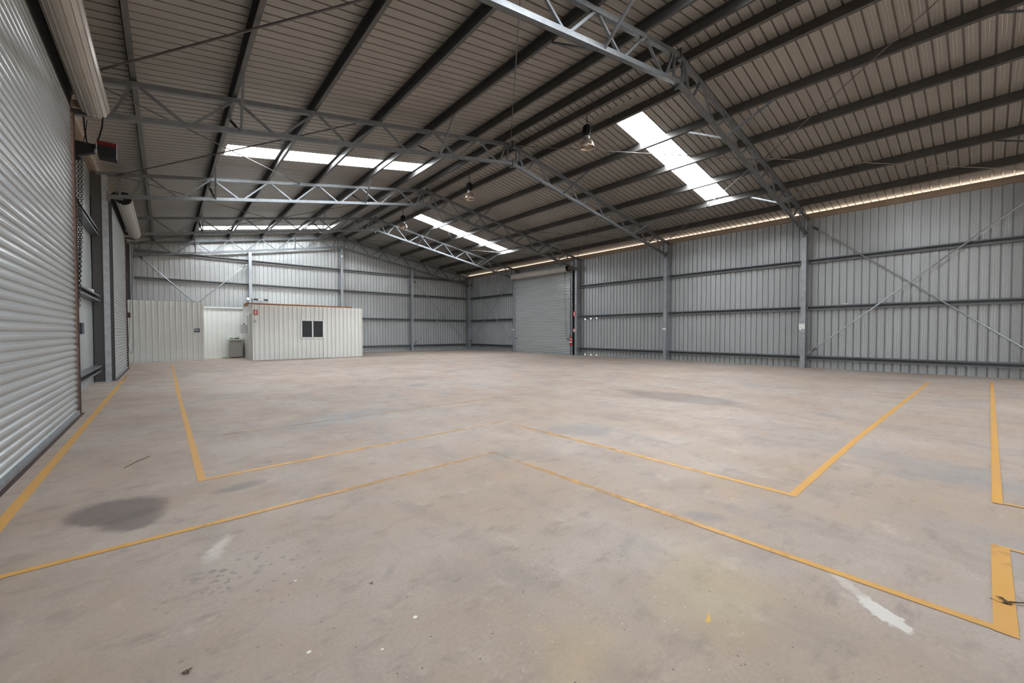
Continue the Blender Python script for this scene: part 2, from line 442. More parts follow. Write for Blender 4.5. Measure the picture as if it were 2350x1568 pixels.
def slope(side, skies, xs, x_edge):
    roof = MB()
    f = lambda a, off, t: (t, a, zroof(t)+off)
    xr = XM+side*0.05
    cuts = []
    for y, n in skies: cuts.append((snap(y), snap(y)+n*P))
    cur = YF-0.3
    for a, b in cuts:
        roof.sheet(cur, a, [xr, x_edge], f)
        roof.sheet(a, b, [xr, xs[1] if side < 0 else xs[0]], f)
        roof.sheet(a, b, [xs[0] if side < 0 else xs[1], x_edge], f)
        glass.append(MB().sheet(a, b, [xs[0]-0.05, xs[1]+0.05], lambda a_, off, t: (t, a_, zroof(t)+off+0.004)))
        cur = b
    roof.sheet(cur, YB+0.3, [xr, x_edge], f)
    return struct(roof.build('ceiling', M_ROOF), 'ribbed steel roof sheets of the %s roof slope seen from below' % ('right' if side > 0 else 'left'), 'ceiling')


rf = slope(1, SKY_R, XSR, WR+0.35)
slope(-1, SKY_L, XSL, WL-0.35)
cap = MB()
for s_ in (-1, 1):
    cap.add([(XM, YF-0.3, zroof(XM)+0.065), (XM, YB+0.3, zroof(XM)+0.065), (XM+s_*0.24, YB+0.3, zroof(XM+0.24)+0.031), (XM+s_*0.24, YF-0.3, zroof(XM+0.24)+0.031)], [(0, 1, 2, 3)])
cap.build('ridge_cap', M_ROOF, rf)


def skylight_material():
    m = bpy.data.materials.new('translucent_skylight_sheet'); m.use_nodes = True
    nt = m.node_tree; b = nt.nodes['Principled BSDF']
    b.inputs['Base Color'].default_value = (0.8, 0.8, 0.8, 1); b.inputs['Roughness'].default_value = 0.5
    b.inputs['Emission Color'].default_value = (0.93, 0.97, 1.0, 1); b.inputs['Emission Strength'].default_value = SKYLIGHT
    return m


M_SKY = skylight_material()
SKLAB = ['white translucent skylight strip in the right slope behind the camera', 'white skylight strip in the right slope beside the nearest truss', 'white skylight strip in the right slope, the far one beyond the second lamp',
         'white skylight strip in the left slope above the near left door', 'white skylight strip in the left slope, larger of the two in view', 'white skylight strip in the left slope close to the back gable']
for i, g in enumerate(glass):
    struct(g.build('window_%d' % (i+1), M_SKY), SKLAB[i], 'skylight')

# ------------------------------------------------------------------ walls


def hole_quad(mb, x, y0, y1, z0, z1, cy, cz, r, n=16):
    """pan rectangle in the plane x with a round hole"""
    vs = []
    for i in range(n):
        t = 2*math.pi*i/n; vs.append((x, cy+r*math.cos(t), cz+r*math.sin(t)))
    for i in range(n):
        t = 2*math.pi*i/n; c_, s_ = math.cos(t), math.sin(t)
        k = 1/max(abs(c_), abs(s_)); a, b = c_*k, s_*k
        vs.append((x, cy+a*((y1-cy) if a > 0 else (cy-y0)), cz+b*((z1-cz) if b > 0 else (cz-z0))))
    mb.add(vs, [(i, (i+1) % n, n+(i+1) % n, n+i) for i in range(n)])


PANW = (0.002, 0.146)
HOLES = [(14.27, 1.96), (13.89, 1.93), (13.51, 1.965), (13.13, 1.98), (4.20, 1.33)]
HOLES += [(y, 0.045) for y in (14.27, 13.89, 13.51, 13.13)]


def wall_sheet_right(mb, y0, y1, z0, z1):
    fr = lambda a, off, t: (WR+off, a, t)
    hs = []
    for hy, hz in HOLES:
        if y0 < hy < y1 and z0 < hz < z1:
            k = math.floor(hy/P); hs.append((k, hz))
    ks = sorted(set(k for k, _ in hs)); cur = y0
    for k in ks:
        a, b = k*P+0.002, k*P+0.148
        mb.sheet(cur, a, [z0, z1], fr)
        zc = z0
        for hz in sorted(h for kk, h in hs if kk == k):
            r = 0.036 if hz > 0.2 else 0.022
            lo, hi = hz-r-0.004, hz+r+0.004
            if lo > zc: mb.add([(WR, a, zc), (WR, b, zc), (WR, b, lo), (WR, a, lo)], [(0, 1, 2, 3)])
            hole_quad(mb, WR, a, b, max(lo, zc), hi, (a+b)/2, hz, r)
            zc = hi
        mb.add([(WR, a, zc), (WR, b, zc), (WR, b, z1), (WR, a, z1)], [(0, 1, 2, 3)])
        cur = b
    mb.sheet(cur, y1, [z0, z1], fr)


ZE = 5.17     # top of wall sheets at the eaves
wr = MB()
wall_sheet_right(wr, YF, -8.4, 0, ZE)
wall_sheet_right(wr, -8.4, -3.8, 4.55, ZE)
wall_sheet_right(wr, -3.8, 14.67, 0, ZE)
wall_sheet_right(wr, 14.67, 19.23, 4.5, ZE)
wall_sheet_right(wr, 19.23, YB, 0, ZE)
struct(wr.build('wall_right', M_WALL), 'grey ribbed steel cladding of the long right wall', 'wall')
wl = MB(); fL = lambda a, off, t: (WL-off, a, t)
wl.sheet(YF, 4.26, [0, ZE], fL); wl.sheet(4.26, 8.92, [4.5, ZE], fL); wl.sheet(8.92, 14.42, [0, ZE], fL)
wl.sheet(14.42, 19.38, [4.5, ZE], fL); wl.sheet(19.38, YB, [0, ZE], fL)
struct(wl.build('wall_left', M_WALL), 'grey ribbed steel cladding of the left wall between the roller doors', 'wall')
wb = MB(); f = lambda a, off, t: (a, YB+off, t*(zroof(a)+0.045))
wb.sheet(WL, XM, [0, 1], f); wb.sheet(XM, WR, [0, 1], f)
struct(wb.build('wall_back', M_WALL), 'grey ribbed steel cladding of the back gable wall', 'wall')
wf = MB(); f = lambda a, off, t: (a, YF-off, t if t < 10 else zroof(a)+0.045)
for a, b, z in ((WL, 0.9, 0), (0.9, 5.9, 4.55), (5.9, 9.7, 0), (9.7, 14.7, 4.55), (14.7, WR, 0)):
    wf.sheet(a, b, [z, 11], f)
struct(wf.build('wall_front', M_WALL), 'ribbed steel front gable wall with two open doorways behind the camera', 'wall')

# eave beams on top of the wall sheets
for name, x, side in (('trim_1', WR, -1), ('trim_2', WL, 1)):
    m_ = MB().box(min(x, x+side*0.10), max(x, x+side*0.10), YF, YB, 5.15, 5.325)
    struct(m_.build(name, M_TRIM), 'eave beam painted daylight-warm along the top of the %s wall below the daylight gap' % ('right' if side < 0 else 'left'), 'eave beam')

# ------------------------------------------------------------------ purlins
PX_R = [8.12, 8.84, 10.23, 11.63, 13.04, 14.47, 15.90]
PX_L = [7.55, 6.60, 5.25, 3.87, 2.47, 1.08, -0.30]
ORD = ['beside the ridge', 'second from the ridge', 'third from the ridge', 'fourth from the ridge', 'fifth from the ridge', 'sixth from the ridge', 'lowest, next to the eave']


def c_section(h, w, t, lip):
    # web at a=0, flanges toward +a
    return [(0, 0), (w, 0), (w, lip), (w-t, lip), (w-t, t), (t, t), (t, h-t), (w-t, h-t), (w-t, h-lip), (w, h-lip), (w, h), (0, h)]


for side, lst in ((1, PX_R), (-1, PX_L)):
    for i, x in enumerate(lst):
        z = zroof(x)-0.205
        prof = [(a*side, b) for a, b in c_section(0.203, 0.072, 0.004, 0.018)]
        if side < 0: prof = prof[::-1]
        mb = MB()
        # slope-aligned: side axis must follow the slope
        sl = math.atan(S)*(-side)
        d = Vector((math.cos(sl), 0, math.sin(sl))); u = Vector((-math.sin(sl), 0, math.cos(sl)))
        vs = []
        for y in (YF, YB-0.01):
            vs += [Vector((x, y, z))+d*a+u*b for a, b in prof]
        n = len(prof)
        mb.add(vs, [(k, (k+1) % n, n+(k+1) % n, n+k) for k in range(n)]+[tuple(range(n))[::-1], tuple(range(n, 2*n))])
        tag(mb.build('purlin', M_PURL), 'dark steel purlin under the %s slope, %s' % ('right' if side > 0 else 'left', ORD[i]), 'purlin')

# ------------------------------------------------------------------ columns
FN = ['at the frame beside the camera', 'nearest to the camera', 'second from the camera', 'third from the camera', 'fourth from the camera', 'in the back corner']


def i_section(mb, x0, x1, y, w=0.14, z1=5.12, tf=0.014, tw=0.010):
    mb.box(x0, x0+tf, y-w/2, y+w/2, 0, z1); mb.box(x1-tf, x1, y-w/2, y+w/2, 0, z1)
    mb.box(x0+tf, x1-tf, y-tw/2, y+tw/2, 0, z1)
    return mb


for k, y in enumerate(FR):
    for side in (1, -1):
        mb = MB()
        yc = y+(0.05 if side > 0 else 0) if k < 5 else y
        if side > 0: i_section(mb, XR, WR-0.03, yc)
        else: mb.box(XL-0.105, XL, yc-0.07, yc+0.07, 0, 5.12)
        lab = 'grey steel wall column on the %s side, %s' % ('right' if side > 0 else 'left', FN[k])
        c_ = thing('steel_column', lab, 'column', ((XR+0.15) if side > 0 else (XL-0.15), yc, 0))
        mb.build('column_shaft', M_GALV, c_)
        if side < 0: MB().box(WL+0.02, XL-0.106, yc-0.05, yc+0.05, 0, 5.1).build('recess_shade_box', M_DARK, c_)  # near-black box paints in the shade of the deep recess behind the column
        bx0, bx1 = (XR-0.03, WR-0.02) if side > 0 else (WL+0.02, XL+0.03)
        MB().box(bx0, bx1, yc-0.09, yc+0.09, 0.0, 0.012).build('base_plate', M_GALV, c_)

for k, x in enumerate((3.33, 7.86, 12.31)):
    z1 = zbot(x)-0.045
    c_ = thing('gable_column', 'grey steel column on the back gable wall, %s' % ['rising behind the gap beside the cabin', 'in the middle under the ridge', 'to the right of the cabin'][k], 'column', (x, 24.6, 0))
    mb = MB(); mb.box(x-0.065, x+0.065, 24.44, 24.452, 0, z1); mb.box(x-0.065, x+0.065, 24.742, 24.755, 0, z1); mb.box(x-0.005, x+0.005, 24.452, 24.742, 0, z1)
    mb.build('column_shaft', M_GALV, c_)

# ------------------------------------------------------------------ girts (wall rails)
GZ = [0.36, 2.07, 3.68]
GN = ['lowest', 'middle', 'top']
BAY = ['bay at the photo edge', 'bay between first and second columns', 'bay between second and third columns', 'bay of the far roller door', 'last bay by the back corner']


def girt_prof(h=0.15, w=0.13, t=0.005, lip=0.02):
    return [(0, 0), (w, 0), (w, h), (w-t, h)] if False else c_section(h, w, t, lip)


def girt(p, q, inward, label):
    """channel rail: web side towards the sheet side top, inner face open"""
    p = Vector(p); q = Vector(q); n = Vector(inward)
    prof = c_section(0.15, 0.15, 0.005, 0.036)
    vs = [e+n*a+Vector((0, 0, b-0.085)) for e in (p, q) for a, b in prof]
    m = len(prof)
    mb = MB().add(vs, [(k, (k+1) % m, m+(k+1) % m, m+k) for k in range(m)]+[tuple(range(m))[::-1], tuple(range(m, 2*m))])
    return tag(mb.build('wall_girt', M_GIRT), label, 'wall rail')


for k in range(5):
    y0, y1 = FR[k]+0.06, FR[k+1]-0.02
    if k == 3: continue
    for j, z in enumerate(GZ):
        girt((WR, y0, z), (WR, y1, z), (-1, 0, 0), '%s grey steel rail on the right wall, %s' % (GN[j], BAY[k]))
GLAB = {0: 'left gable bay above the toilet partition', 1: 'gable bay above the cabin', 2: 'gable bay just right of the middle column', 3: 'gable bay in the right back corner'}
xs = [XL+0.0, 3.33, 7.86, 12.31, XR]
for k in range(4):
    for j, z in enumerate(GZ+[4.90]):
        a, b = xs[k]+0.01, xs[k+1]-0.01
        girt((a, YB, z), (b, YB, z), (0, -1, 0), '%s grey steel rail on the back wall, %s' % ((GN+['uppermost'])[j] if j < 3 else 'uppermost', GLAB[k]))
for j, z in enumerate(GZ):
    girt((WL, 9.26, z), (WL, 14.20, z), (1, 0, 0), '%s grey steel rail on the left wall between the two roller doors' % GN[j])
    girt((WL, 19.5, z), (WL, 24.39, z), (1, 0, 0), '%s grey steel rail on the left wall beyond the far roller door' % GN[j])

# ------------------------------------------------------------------ trusses
TN = ['behind and beside the camera', 'nearest to the camera', 'second from the camera', 'third from the camera', 'fourth from the camera', 'against the back gable wall']
CH = 0.085
for k, y in enumerate(FR):
    t = thing('roof_truss', 'galvanised steel roof truss spanning wall to wall, %s' % TN[k], 'roof truss', (XM, y, 4.6))
    for side in (-1, 1):
        xe = XL+0.0 if side < 0 else XR
        xe_t = WL+0.1 if side < 0 else WR-0.1
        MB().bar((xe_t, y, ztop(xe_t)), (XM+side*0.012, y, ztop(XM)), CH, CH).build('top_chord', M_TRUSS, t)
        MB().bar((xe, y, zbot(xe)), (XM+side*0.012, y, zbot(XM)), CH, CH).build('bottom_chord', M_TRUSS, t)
        nodes = [-0.33, 1.05, 2.45, 3.83, 5.22, 6.60] if side < 0 else [8.84, 10.23, 11.63, 13.04, 14.47, 15.90]
        if side > 0: nodes = nodes[::-1]
        # from eave to ridge; s = direction to the ridge
        s = -side
        bots = []
        for i in range(len(nodes)-1): bots.append((nodes[i]+nodes[i+1])/2)
        last = XM+side*0.56
        segs = []
        for i, xn in enumerate(nodes):
            lo = bots[i-1] if i > 0 else nodes[0]-s*0.27
            hi = bots[i] if i < len(bots) else last-s*0.05
            segs.append(((xn-s*0.05), lo+s*0.07 if i > 0 else lo))
            segs.append(((xn+s*0.07), hi-s*0.07 if i < len(bots) else hi))
        segs.append((XM+side*0.24, last+s*0.10))
        segs.append((XM+side*0.17, XM+side*0.17))
        segs.append((xe+s*0.22, xe+s*0.22))
        for xt, xb in segs:
            MB().angle((xt, y, ztop(xt)-CH/2+0.01), (xb, y, zbot(xb)+CH/2-0.01), 0.042, 0.008, up=(0, 1, 0)).build('web_member', M_TRUSS, t)
        # plates
        x0, x1 = (xe-0.012, xe+0.004) if side < 0 else (xe-0.004, xe+0.012)
        MB().box(min(x0, x1), max(x0, x1), y-0.10, y+0.10, zbot(xe)-0.13, zbot(xe)+0.12).build('end_plate', M_TRUSS, t)
    pl = MB().box(XM-0.012, XM-0.002, y-0.07, y+0.07, zbot(XM)-0.12, zbot(XM)+0.10).box(XM+0.002, XM+0.012, y-0.07, y+0.07, zbot(XM)-0.12, zbot(XM)+0.10)
    pl.build('splice_plate', M_TRUSS, t)
    MB().box(XM-0.012, XM+0.012, y-0.08, y+0.08, ztop(XM)-0.09, ztop(XM)+0.12).build('ridge_plate', M_TRUSS, t)
    # fly braces down to the bottom chord at the third and sixth purlins
    if True:
        for xp, xb in ((10.25, 10.05), (14.49, 14.0), (5.23, 5.40), (1.06, 1.13)):
            for dy in (-0.97, 0.97):
                if k == 5 and dy > 0: continue
                if k == 0 and dy < 0: continue
                MB().angle((xp, y+dy, zroof(xp)-0.215), (xb, y+(0.03 if dy > 0 else -0.03), zbot(xb)), 0.04, 0.006).build('fly_brace', M_TRUSS, t)

# ------------------------------------------------------------------ roof bracing


RC = [0]


def rod(p, q, r, label, m=None, tb=True):
    RC[0] += 1; sh = Vector((0, 0, 0)) if RC[0] % 2 else Vector((0.0, 0, -0.045))
    if m is not None: sh = Vector((0, 0, 0)) if RC[0] % 2 else (Vector((-0.05, 0, 0)) if abs(p[1]-q[1]) > 1 else Vector((0, -0.05, 0)))
    p = Vector(p)+sh; q = Vector(q)+sh; d = (q-p).normalized()
    t = thing('brace_rod', label, 'brace rod', p)
    MB().tube(p, q, r, 8).build('rod', m or M_ROD, t)
    if tb:
        MB().tube(p+d*0.10, p+d*0.30, r*1.8, 8).tube(p+d*0.16, p+d*0.24, r*2.3, 6).build('turnbuckle', M_ROD, t)
    return t


XBL, XBR = 3.30, 12.36


def zt(x): return ztop(x)-0.0


fr = FR
E_L, E_R = XL+0.15, XR-0.12
rods = [
    # left slope
    ((E_L, fr[2]-0.1, zt(E_L)), (XBL, fr[1]+0.06, zt(XBL)), 0.017, 'thick brown roof brace from the near left door up to the nearest truss'),
    ((XM-0.1, fr[2]-0.05, zt(XM)), (XBL+0.4, fr[1]+0.06, zt(XBL+0.4)), 0.010, 'upright-looking roof brace rod rising from the second truss ridge to the top of the photo'),
    ((E_L, fr[2]+0.06, zt(E_L)), (XBL, fr[3]-0.06, zt(XBL)), 0.013, 'roof brace crossing the larger left skylight from upper left to lower right'),
    ((E_L, fr[3]-0.06, zt(E_L)), (XBL, fr[2]+0.06, zt(XBL)), 0.015, 'roof brace crossing the larger left skylight from lower left to upper right'),
    ((E_L, fr[3]+0.06, zt(E_L)), (XBL, fr[4]-0.06, zt(XBL)), 0.013, 'roof brace falling from the left column to the fourth truss'),
    ((XM-0.1, fr[3]+0.06, zt(XM)), (XBL+0.1, fr[4]-0.06, zt(XBL+0.1)), 0.012, 'roof brace between the third truss ridge and the fourth truss on the left slope'),
    ((E_L, fr[5]-0.06, zt(E_L)), (XBL, fr[4]+0.06, zt(XBL)), 0.011, 'roof brace from the left back corner up to the fourth truss'),
    ((XM-0.1, fr[5]-0.06, zt(XM)), (XBL+0.3, fr[4]+0.06, zt(XBL+0.3)), 0.011, 'roof brace from the back gable ridge to the fourth truss over the small left skylight'),
    # right slope
    ((XBR, fr[1]-0.06, zt(XBR)), (E_R, fr[0]+0.06, zt(E_R)), 0.013, 'nearly level roof brace at the right edge below the upper purlins'),
    ((XBR, fr[1]-0.06, zt(XBR)), (XM+0.1, fr[0]+0.06, zt(XM)), 0.010, 'roof brace climbing steeply to the top right of the photo'),
    ((XM+0.12, fr[2]-0.06, zt(XM)), (XBR, fr[1]+0.06, zt(XBR)), 0.012, 'long level-looking brace crossing the near right skylight under the first lamp'),
    ((XBR, fr[1]+0.06, zt(XBR)), (E_R, fr[2]-0.06, zt(E_R)), 0.012, 'roof brace falling across the lower end of the near right skylight'),
    ((XBR, fr[3]-0.06, zt(XBR)), (E_R, fr[2]+0.06, zt(E_R)), 0.012, 'nearly level roof brace on the right slope ending at the second right column'),
    ((XBR, fr[2]+0.06, zt(XBR)), (E_R, fr[3]-0.06, zt(E_R)), 0.012, 'steep roof brace on the right slope ending beside the far roller door'),
    ((XM+0.12, fr[3]+0.06, zt(XM)), (XBR, fr[4]-0.06, zt(XBR)), 0.012, 'roof brace crossing the upper part of the far right skylight'),
    ((XBR, fr[4]+0.0-0.06, zt(XBR)), (E_R, fr[3]+0.06, zt(E_R)), 0.012, 'roof brace passing the lower end of the far right skylight'),
    ((XM+0.12, fr[5]-0.06, zt(XM)), (XBR, fr[4]+0.06, zt(XBR)), 0.012, 'roof brace from the back gable ridge to the fourth truss on the right slope'),
    ((XBR, fr[4]+0.06, zt(XBR)), (E_R, fr[5]-0.06, zt(E_R)), 0.012, 'thin roof brace dropping to the right back corner'),
]
for p, q, r, l in rods: rod(p, q, r, l)
# wall bracing
xw = WR-0.22
wr_ = [
    ((xw, fr[1]-0.10, 4.88), (xw, fr[0]+0.1, 0.55), 'diagonal brace on the right wall falling toward the photo edge'),
    ((xw, fr[1]-0.10, 0.50), (xw, fr[0]+0.1, 4.88), 'diagonal brace on the right wall rising toward the photo edge'),
    ((xw, fr[5]-0.12, 4.75), (xw, fr[4]+0.12, 0.50), 'diagonal brace on the right wall falling to the far roller door'),
    ((xw, fr[5]-0.12, 0.50), (xw, fr[4]+0.12, 4.75), 'diagonal brace on the right wall rising to the far roller door'),
    ((12.42, 24.58, 4.72), (XR-0.05, 24.58, 0.45), 'diagonal brace on the back wall falling to the right corner'),
    ((12.42, 24.58, 0.45), (XR-0.05, 24.58, 4.30), 'diagonal brace on the back wall rising to the right corner'),
    ((XL+0.1, 24.58, 4.75), (3.25, 24.58, 0.45), 'diagonal brace on the back wall falling behind the toilet partition'),
    ((3.22, 24.58, 4.72), (XL+0.1, 24.58, 0.45), 'diagonal brace on the back wall rising toward the left gable column'),
]
for p, q, l in wr_: rod(p, q, 0.020, l, M_GALV)

# ------------------------------------------------------------------ roller doors
DP = 0.0885
DPROF = [(0, .016), (.010, .004), (.022, 0), (.034, -.002), (.046, -.001), (.060, .003), (.070, .016), (.078, .018)]


def roller_door(n, xc, side, y0, y1, ztop_, label, near_end_dark=True):
    """xc plane of curtain, side = direction into the room"""
    d = thing('door_%d' % n, label, 'roller door', (xc, (y0+y1)/2, 0)); d['kind'] = 'structure'
    cu = MB().sheet(0.05, ztop_, [y0, y1], lambda a, off, t: (xc-side*off, t, a), prof=DPROF, pitch=DP)
    cu.build('curtain', M_DOOR, d)
    MB().box(min(xc-0.02, xc+0.02), xc+0.02, y0, y1, 0.0, 0.055).build('bottom_rail', M_GALV, d)
    for ye, s_ in ((y0, -1), (y1, 1)):
        g = MB()
        ya, yb = sorted((ye, ye+s_*0.055))
        g.box(min(xc+side*0.022, xc+side*0.03), max(xc+side*0.022, xc+side*0.03), ya, yb, 0, ztop_-0.02)
        g.box(min(xc-side*0.045, xc-side*0.035), max(xc-side*0.045, xc-side*0.035), ya, yb, 0, ztop_-0.02)
        yc_, yd_ = sorted((ye+s_*0.047, ye+s_*0.055))
        g.box(min(xc-side*0.045, xc+side*0.03), max(xc-side*0.045, xc+side*0.03), yc_, yd_, 0, ztop_-0.02)
        g.build('guide', M_GALV if side < 0 else (M_RUST if s_ > 0 else M_DARK), d)
    # rolled up part of the curtain
    cx, cz, r0 = xc+side*0.245, ztop_+0.115, 0.165
    prof = []
    N = 14
    for i in range(N):
        t0 = 2*math.pi*i/N
        for dt, rr in ((0.0, r0), (0.28, r0+0.004), (0.33, r0-0.012), (0.43, r0-0.012)):
            t = t0+dt*2*math.pi/N/0.45*0.98
            prof.append((cx+rr*math.cos(t), cz+rr*math.sin(t)))
    nn = len(prof)
    vs = [(x, y0-0.02, z) for x, z in prof]+[(x, y1+0.02, z) for x, z in prof]
    MB().add(vs, [(i, (i+1) % nn, nn+(i+1) % nn, nn+i) for i in range(nn)]).build('rolled_curtain', M_ROLL, d)
    # curtain bending over from the drum to the guides
    bend = [(xc, ztop_), (xc, ztop_+0.10), (xc+side*0.02, ztop_+0.2), (xc+side*0.09, ztop_+0.27)]
    MB().add([(x, y, z) for x, z in bend for y in (y0, y1)], [(2*i, 2*i+1, 2*i+3, 2*i+2) for i in range(3)]).build('curtain_top', M_DARK, d)
    for ye, s_ in ((y0, -1), (y1, 1)):
        dr = MB()
        for i in range(N):
            pass
        dr.lathe((cx, ye+s_*0.01, cz), [(0.0005, 0), (0.15, 0), (0.15, s_*0.02), (0.06, s_*0.02), (0.06, s_*0.04), (0.0005, s_*0.04)], 18, 'y')
        dr.build('drum_end', M_BLACK, d)
        br = MB().box(min(xc-side*0.06, cx), max(xc-side*0.06, cx), ye+s_*0.05-0.004, ye+s_*0.05+0.004, cz-0.06, cz+0.05)
        br.tube((cx, ye-s_*0.0, cz), (cx, ye+s_*0.07, cz), 0.022, 8)
        br.box(min(xc-side*0.06, xc-side*0.05), max(xc-side*0.06, xc-side*0.05), ye+s_*0.05-0.05, ye+s_*0.05+0.05, cz-0.18, cz+0.05)
        br.build('bracket', M_TRIM, d)
    return d


D1 = roller_door(1, -1.02, 1, 4.30, 8.87, 4.55, 'pale grey ribbed roller door filling the left edge of the photo')
D2 = roller_door(2, -1.02, 1, 14.45, 19.33, 4.55, 'pale grey ribbed roller door on the left wall, the farther one')
D3 = roller_door(3, 16.70, -1, 14.70, 19.20, 4.55, 'pale grey ribbed roller door on the right wall at the far end')
# locking bars of the far door
for y in (14.80, 19.08):
    MB().box(16.655, 16.68, y-0.07, y+0.07, 0.85, 0.88).build('lock_bar', M_BLACK, D3)
# recessed dark jamb beside the left doors
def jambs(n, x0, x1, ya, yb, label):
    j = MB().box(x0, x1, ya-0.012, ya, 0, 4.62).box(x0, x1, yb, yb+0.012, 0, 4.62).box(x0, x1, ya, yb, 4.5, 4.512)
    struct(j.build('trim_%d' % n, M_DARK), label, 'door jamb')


tag(MB().box(-0.99, -0.955, 4.2, 8.93, 0.0, 0.006).build('threshold_strip', M_RUST), 'rusty threshold strip on the floor along the near left roller door', 'threshold')
tag(MB().box(-0.99, -0.955, 14.4, 19.4, 0.0, 0.006).build('threshold_strip', M_RUST), 'rusty threshold strip on the floor along the far left roller door', 'threshold')
jambs(3, WL-0.0, -1.055, 4.24, 8.93, 'dark steel jambs and head behind the near left roller door')
jambs(4, WL-0.0, -1.055, 14.39, 19.39, 'dark steel jambs and head behind the far left roller door')
jambs(5, 16.735, WR+0.0, 14.64, 19.26, 'dark steel jambs and head behind the far right roller door')
# door post between far roller door and third right column
tag(MB().box(16.70, 16.77, 14.56, 14.62, 0, 4.6).build('door_post', M_GALV), 'slim grey post between the far roller door and the third right column', 'post')
tag(MB().box(16.70, 16.77, 19.27, 19.33, 0, 4.6).build('door_post', M_GALV), 'slim grey post on the left side of the far roller door', 'post')

# chains and operators


def chain_mesh(pts_list, link=0.05, r=0.005, wdt=0.016):
    mb = MB()
    for pts in pts_list:
        L = []
        for a, b in zip(pts[:-1], pts[1:]):
            a = Vector(a); b = Vector(b); n = max(1, int((b-a).length/(link*0.72)))
            for i in range(n): L.append((a+(b-a)*(i+0.5)/n, (b-a).normalized()))
        for j, (c, d) in enumerate(L):
            sidev = d.cross(Vector((1, 0.3, 0.1))).normalized(); other = d.cross(sidev).normalized()
            s1 = sidev if j % 2 else other
            ring = []
            M = 10; K = 4
            for i in range(M):
                t = 2*math.pi*i/M
                cen = c+d*(link/2*math.sin(t))+s1*(wdt*math.cos(t))
                nrm = (d*math.sin(t)+s1*math.cos(t)); b2 = d.cross(s1)
                for q in range(K):
                    u_ = 2*math.pi*q/K
                    ring.append(cen+nrm*(r*math.cos(u_))+b2*(r*math.sin(u_)))
            fs = []
            for i in range(M):
                for q in range(K):
                    fs.append((i*K+q, i*K+(q+1) % K, ((i+1) % M)*K+(q+1) % K, ((i+1) % M)*K+q))
            mb.add(ring, fs)
    return mb


op = thing('chain_operator', 'black chain hoist operator with red-banded motor box beside the near left door', 'door operator', (-1.0, 8.98, 4.0))
MB().add([(-1.03, 8.93, 4.12), (-0.77, 8.93, 4.115), (-0.72, 8.93, 4.03), (-1.03, 8.93, 3.87),
          (-1.03, 9.02, 4.12), (-0.77, 9.02, 4.115), (-0.72, 9.02, 4.03), (-1.03, 9.02, 3.87)],
         [(0, 1, 2, 3), (7, 6, 5, 4), (0, 4, 5, 1), (1, 5, 6, 2), (2, 6, 7, 3), (3, 7, 4, 0)]).build('bracket', M_BLACK, op)
mo = MB().box(-0.745, -0.545, 8.84, 9.06, 3.93, 4.095).build('motor_housing', M_BLACK, op)
MB().box(-0.752, -0.540, 8.83, 9.07, 4.095, 4.155).build('red_cover', M_DRED, mo)
MB().box(-0.541, -0.533, 8.835, 8.845, 3.925, 4.16).box(-0.765, -0.755, 8.835, 8.845, 3.95, 4.14).build('housing_edge', M_GALV, mo)
MB().tube((-0.79, 8.95, 4.02), (-0.745, 8.95, 4.02), 0.04, 12).build('shaft', M_GALV, op)
cb = MB().path([(-0.90, 8.95, 4.50), (-0.888, 8.95, 4.30), (-0.87, 8.95, 4.11)], 0.011).path([(-0.865, 8.97, 4.47), (-0.88, 8.97, 4.30), (-0.91, 8.97, 4.11)], 0.005)
cb.path([(-0.69, 8.95, 4.60), (-0.70, 8.95, 4.42), (-0.735, 8.95, 4.25), (-0.78, 8.95, 4.11)], 0.011)
cb.build('cable', M_BLACK, op)
ch = chain_mesh([[(-0.962, 8.93, 3.86), (-0.975, 8.93, 2.8), (-0.985, 8.93, 1.85)], [(-0.925, 8.93, 3.86), (-0.948, 8.93, 2.8), (-0.985, 8.93, 1.85), (-0.997, 8.94, 1.62)]])
ch.build('chain', M_DARK, op)
MB().box(-1.0, -0.93, 8.94, 9.0, 3.84, 3.88).build('chain_guide', M_BLACK, op)

# chain loop of the far left door, hanging in front of the partition
c2 = thing('hand_chain', 'thin dark hand chain looping down beside the far left roller door', 'chain', (-0.93, 19.45, 4.4))
loop = [(-0.80, 19.5, 4.5), (-0.84, 19.5, 3.4), (-0.93, 19.5, 2.3), (-0.98, 19.5, 1.2), (-1.00, 19.5, 0.75), (-0.97, 19.5, 0.52), (-0.93, 19.5, 0.48), (-0.89, 19.5, 0.6), (-0.875, 19.5, 1.0), (-0.87, 19.5, 2.3), (-0.87, 19.5, 4.5)]
MB().path(loop, 0.006).build('chain', M_DARK, c2)
MB().box(-1.0, -0.93, 19.47, 19.54, 1.75, 1.93).build('chain_cleat', M_RUST, c2)
MB().box(WL+0.0, -0.78, 19.46, 19.54, 4.48, 4.54).build('hanger_bracket', M_DARK, c2)
c3 = thing('hand_chain', 'thin black hand chain hanging at the right side of the far right door', 'chain', (16.55, 14.85, 4.5))
MB().path([(16.5, 14.93, 4.6), (16.52, 14.92, 2.5), (16.56, 14.86, 0.9), (16.58, 14.83, 0.75), (16.57, 14.80, 0.95), (16.54, 14.84, 2.6), (16.5, 14.88, 4.6)], 0.006).build('chain', M_BLACK, c3)

# ------------------------------------------------------------------ high bay lamps


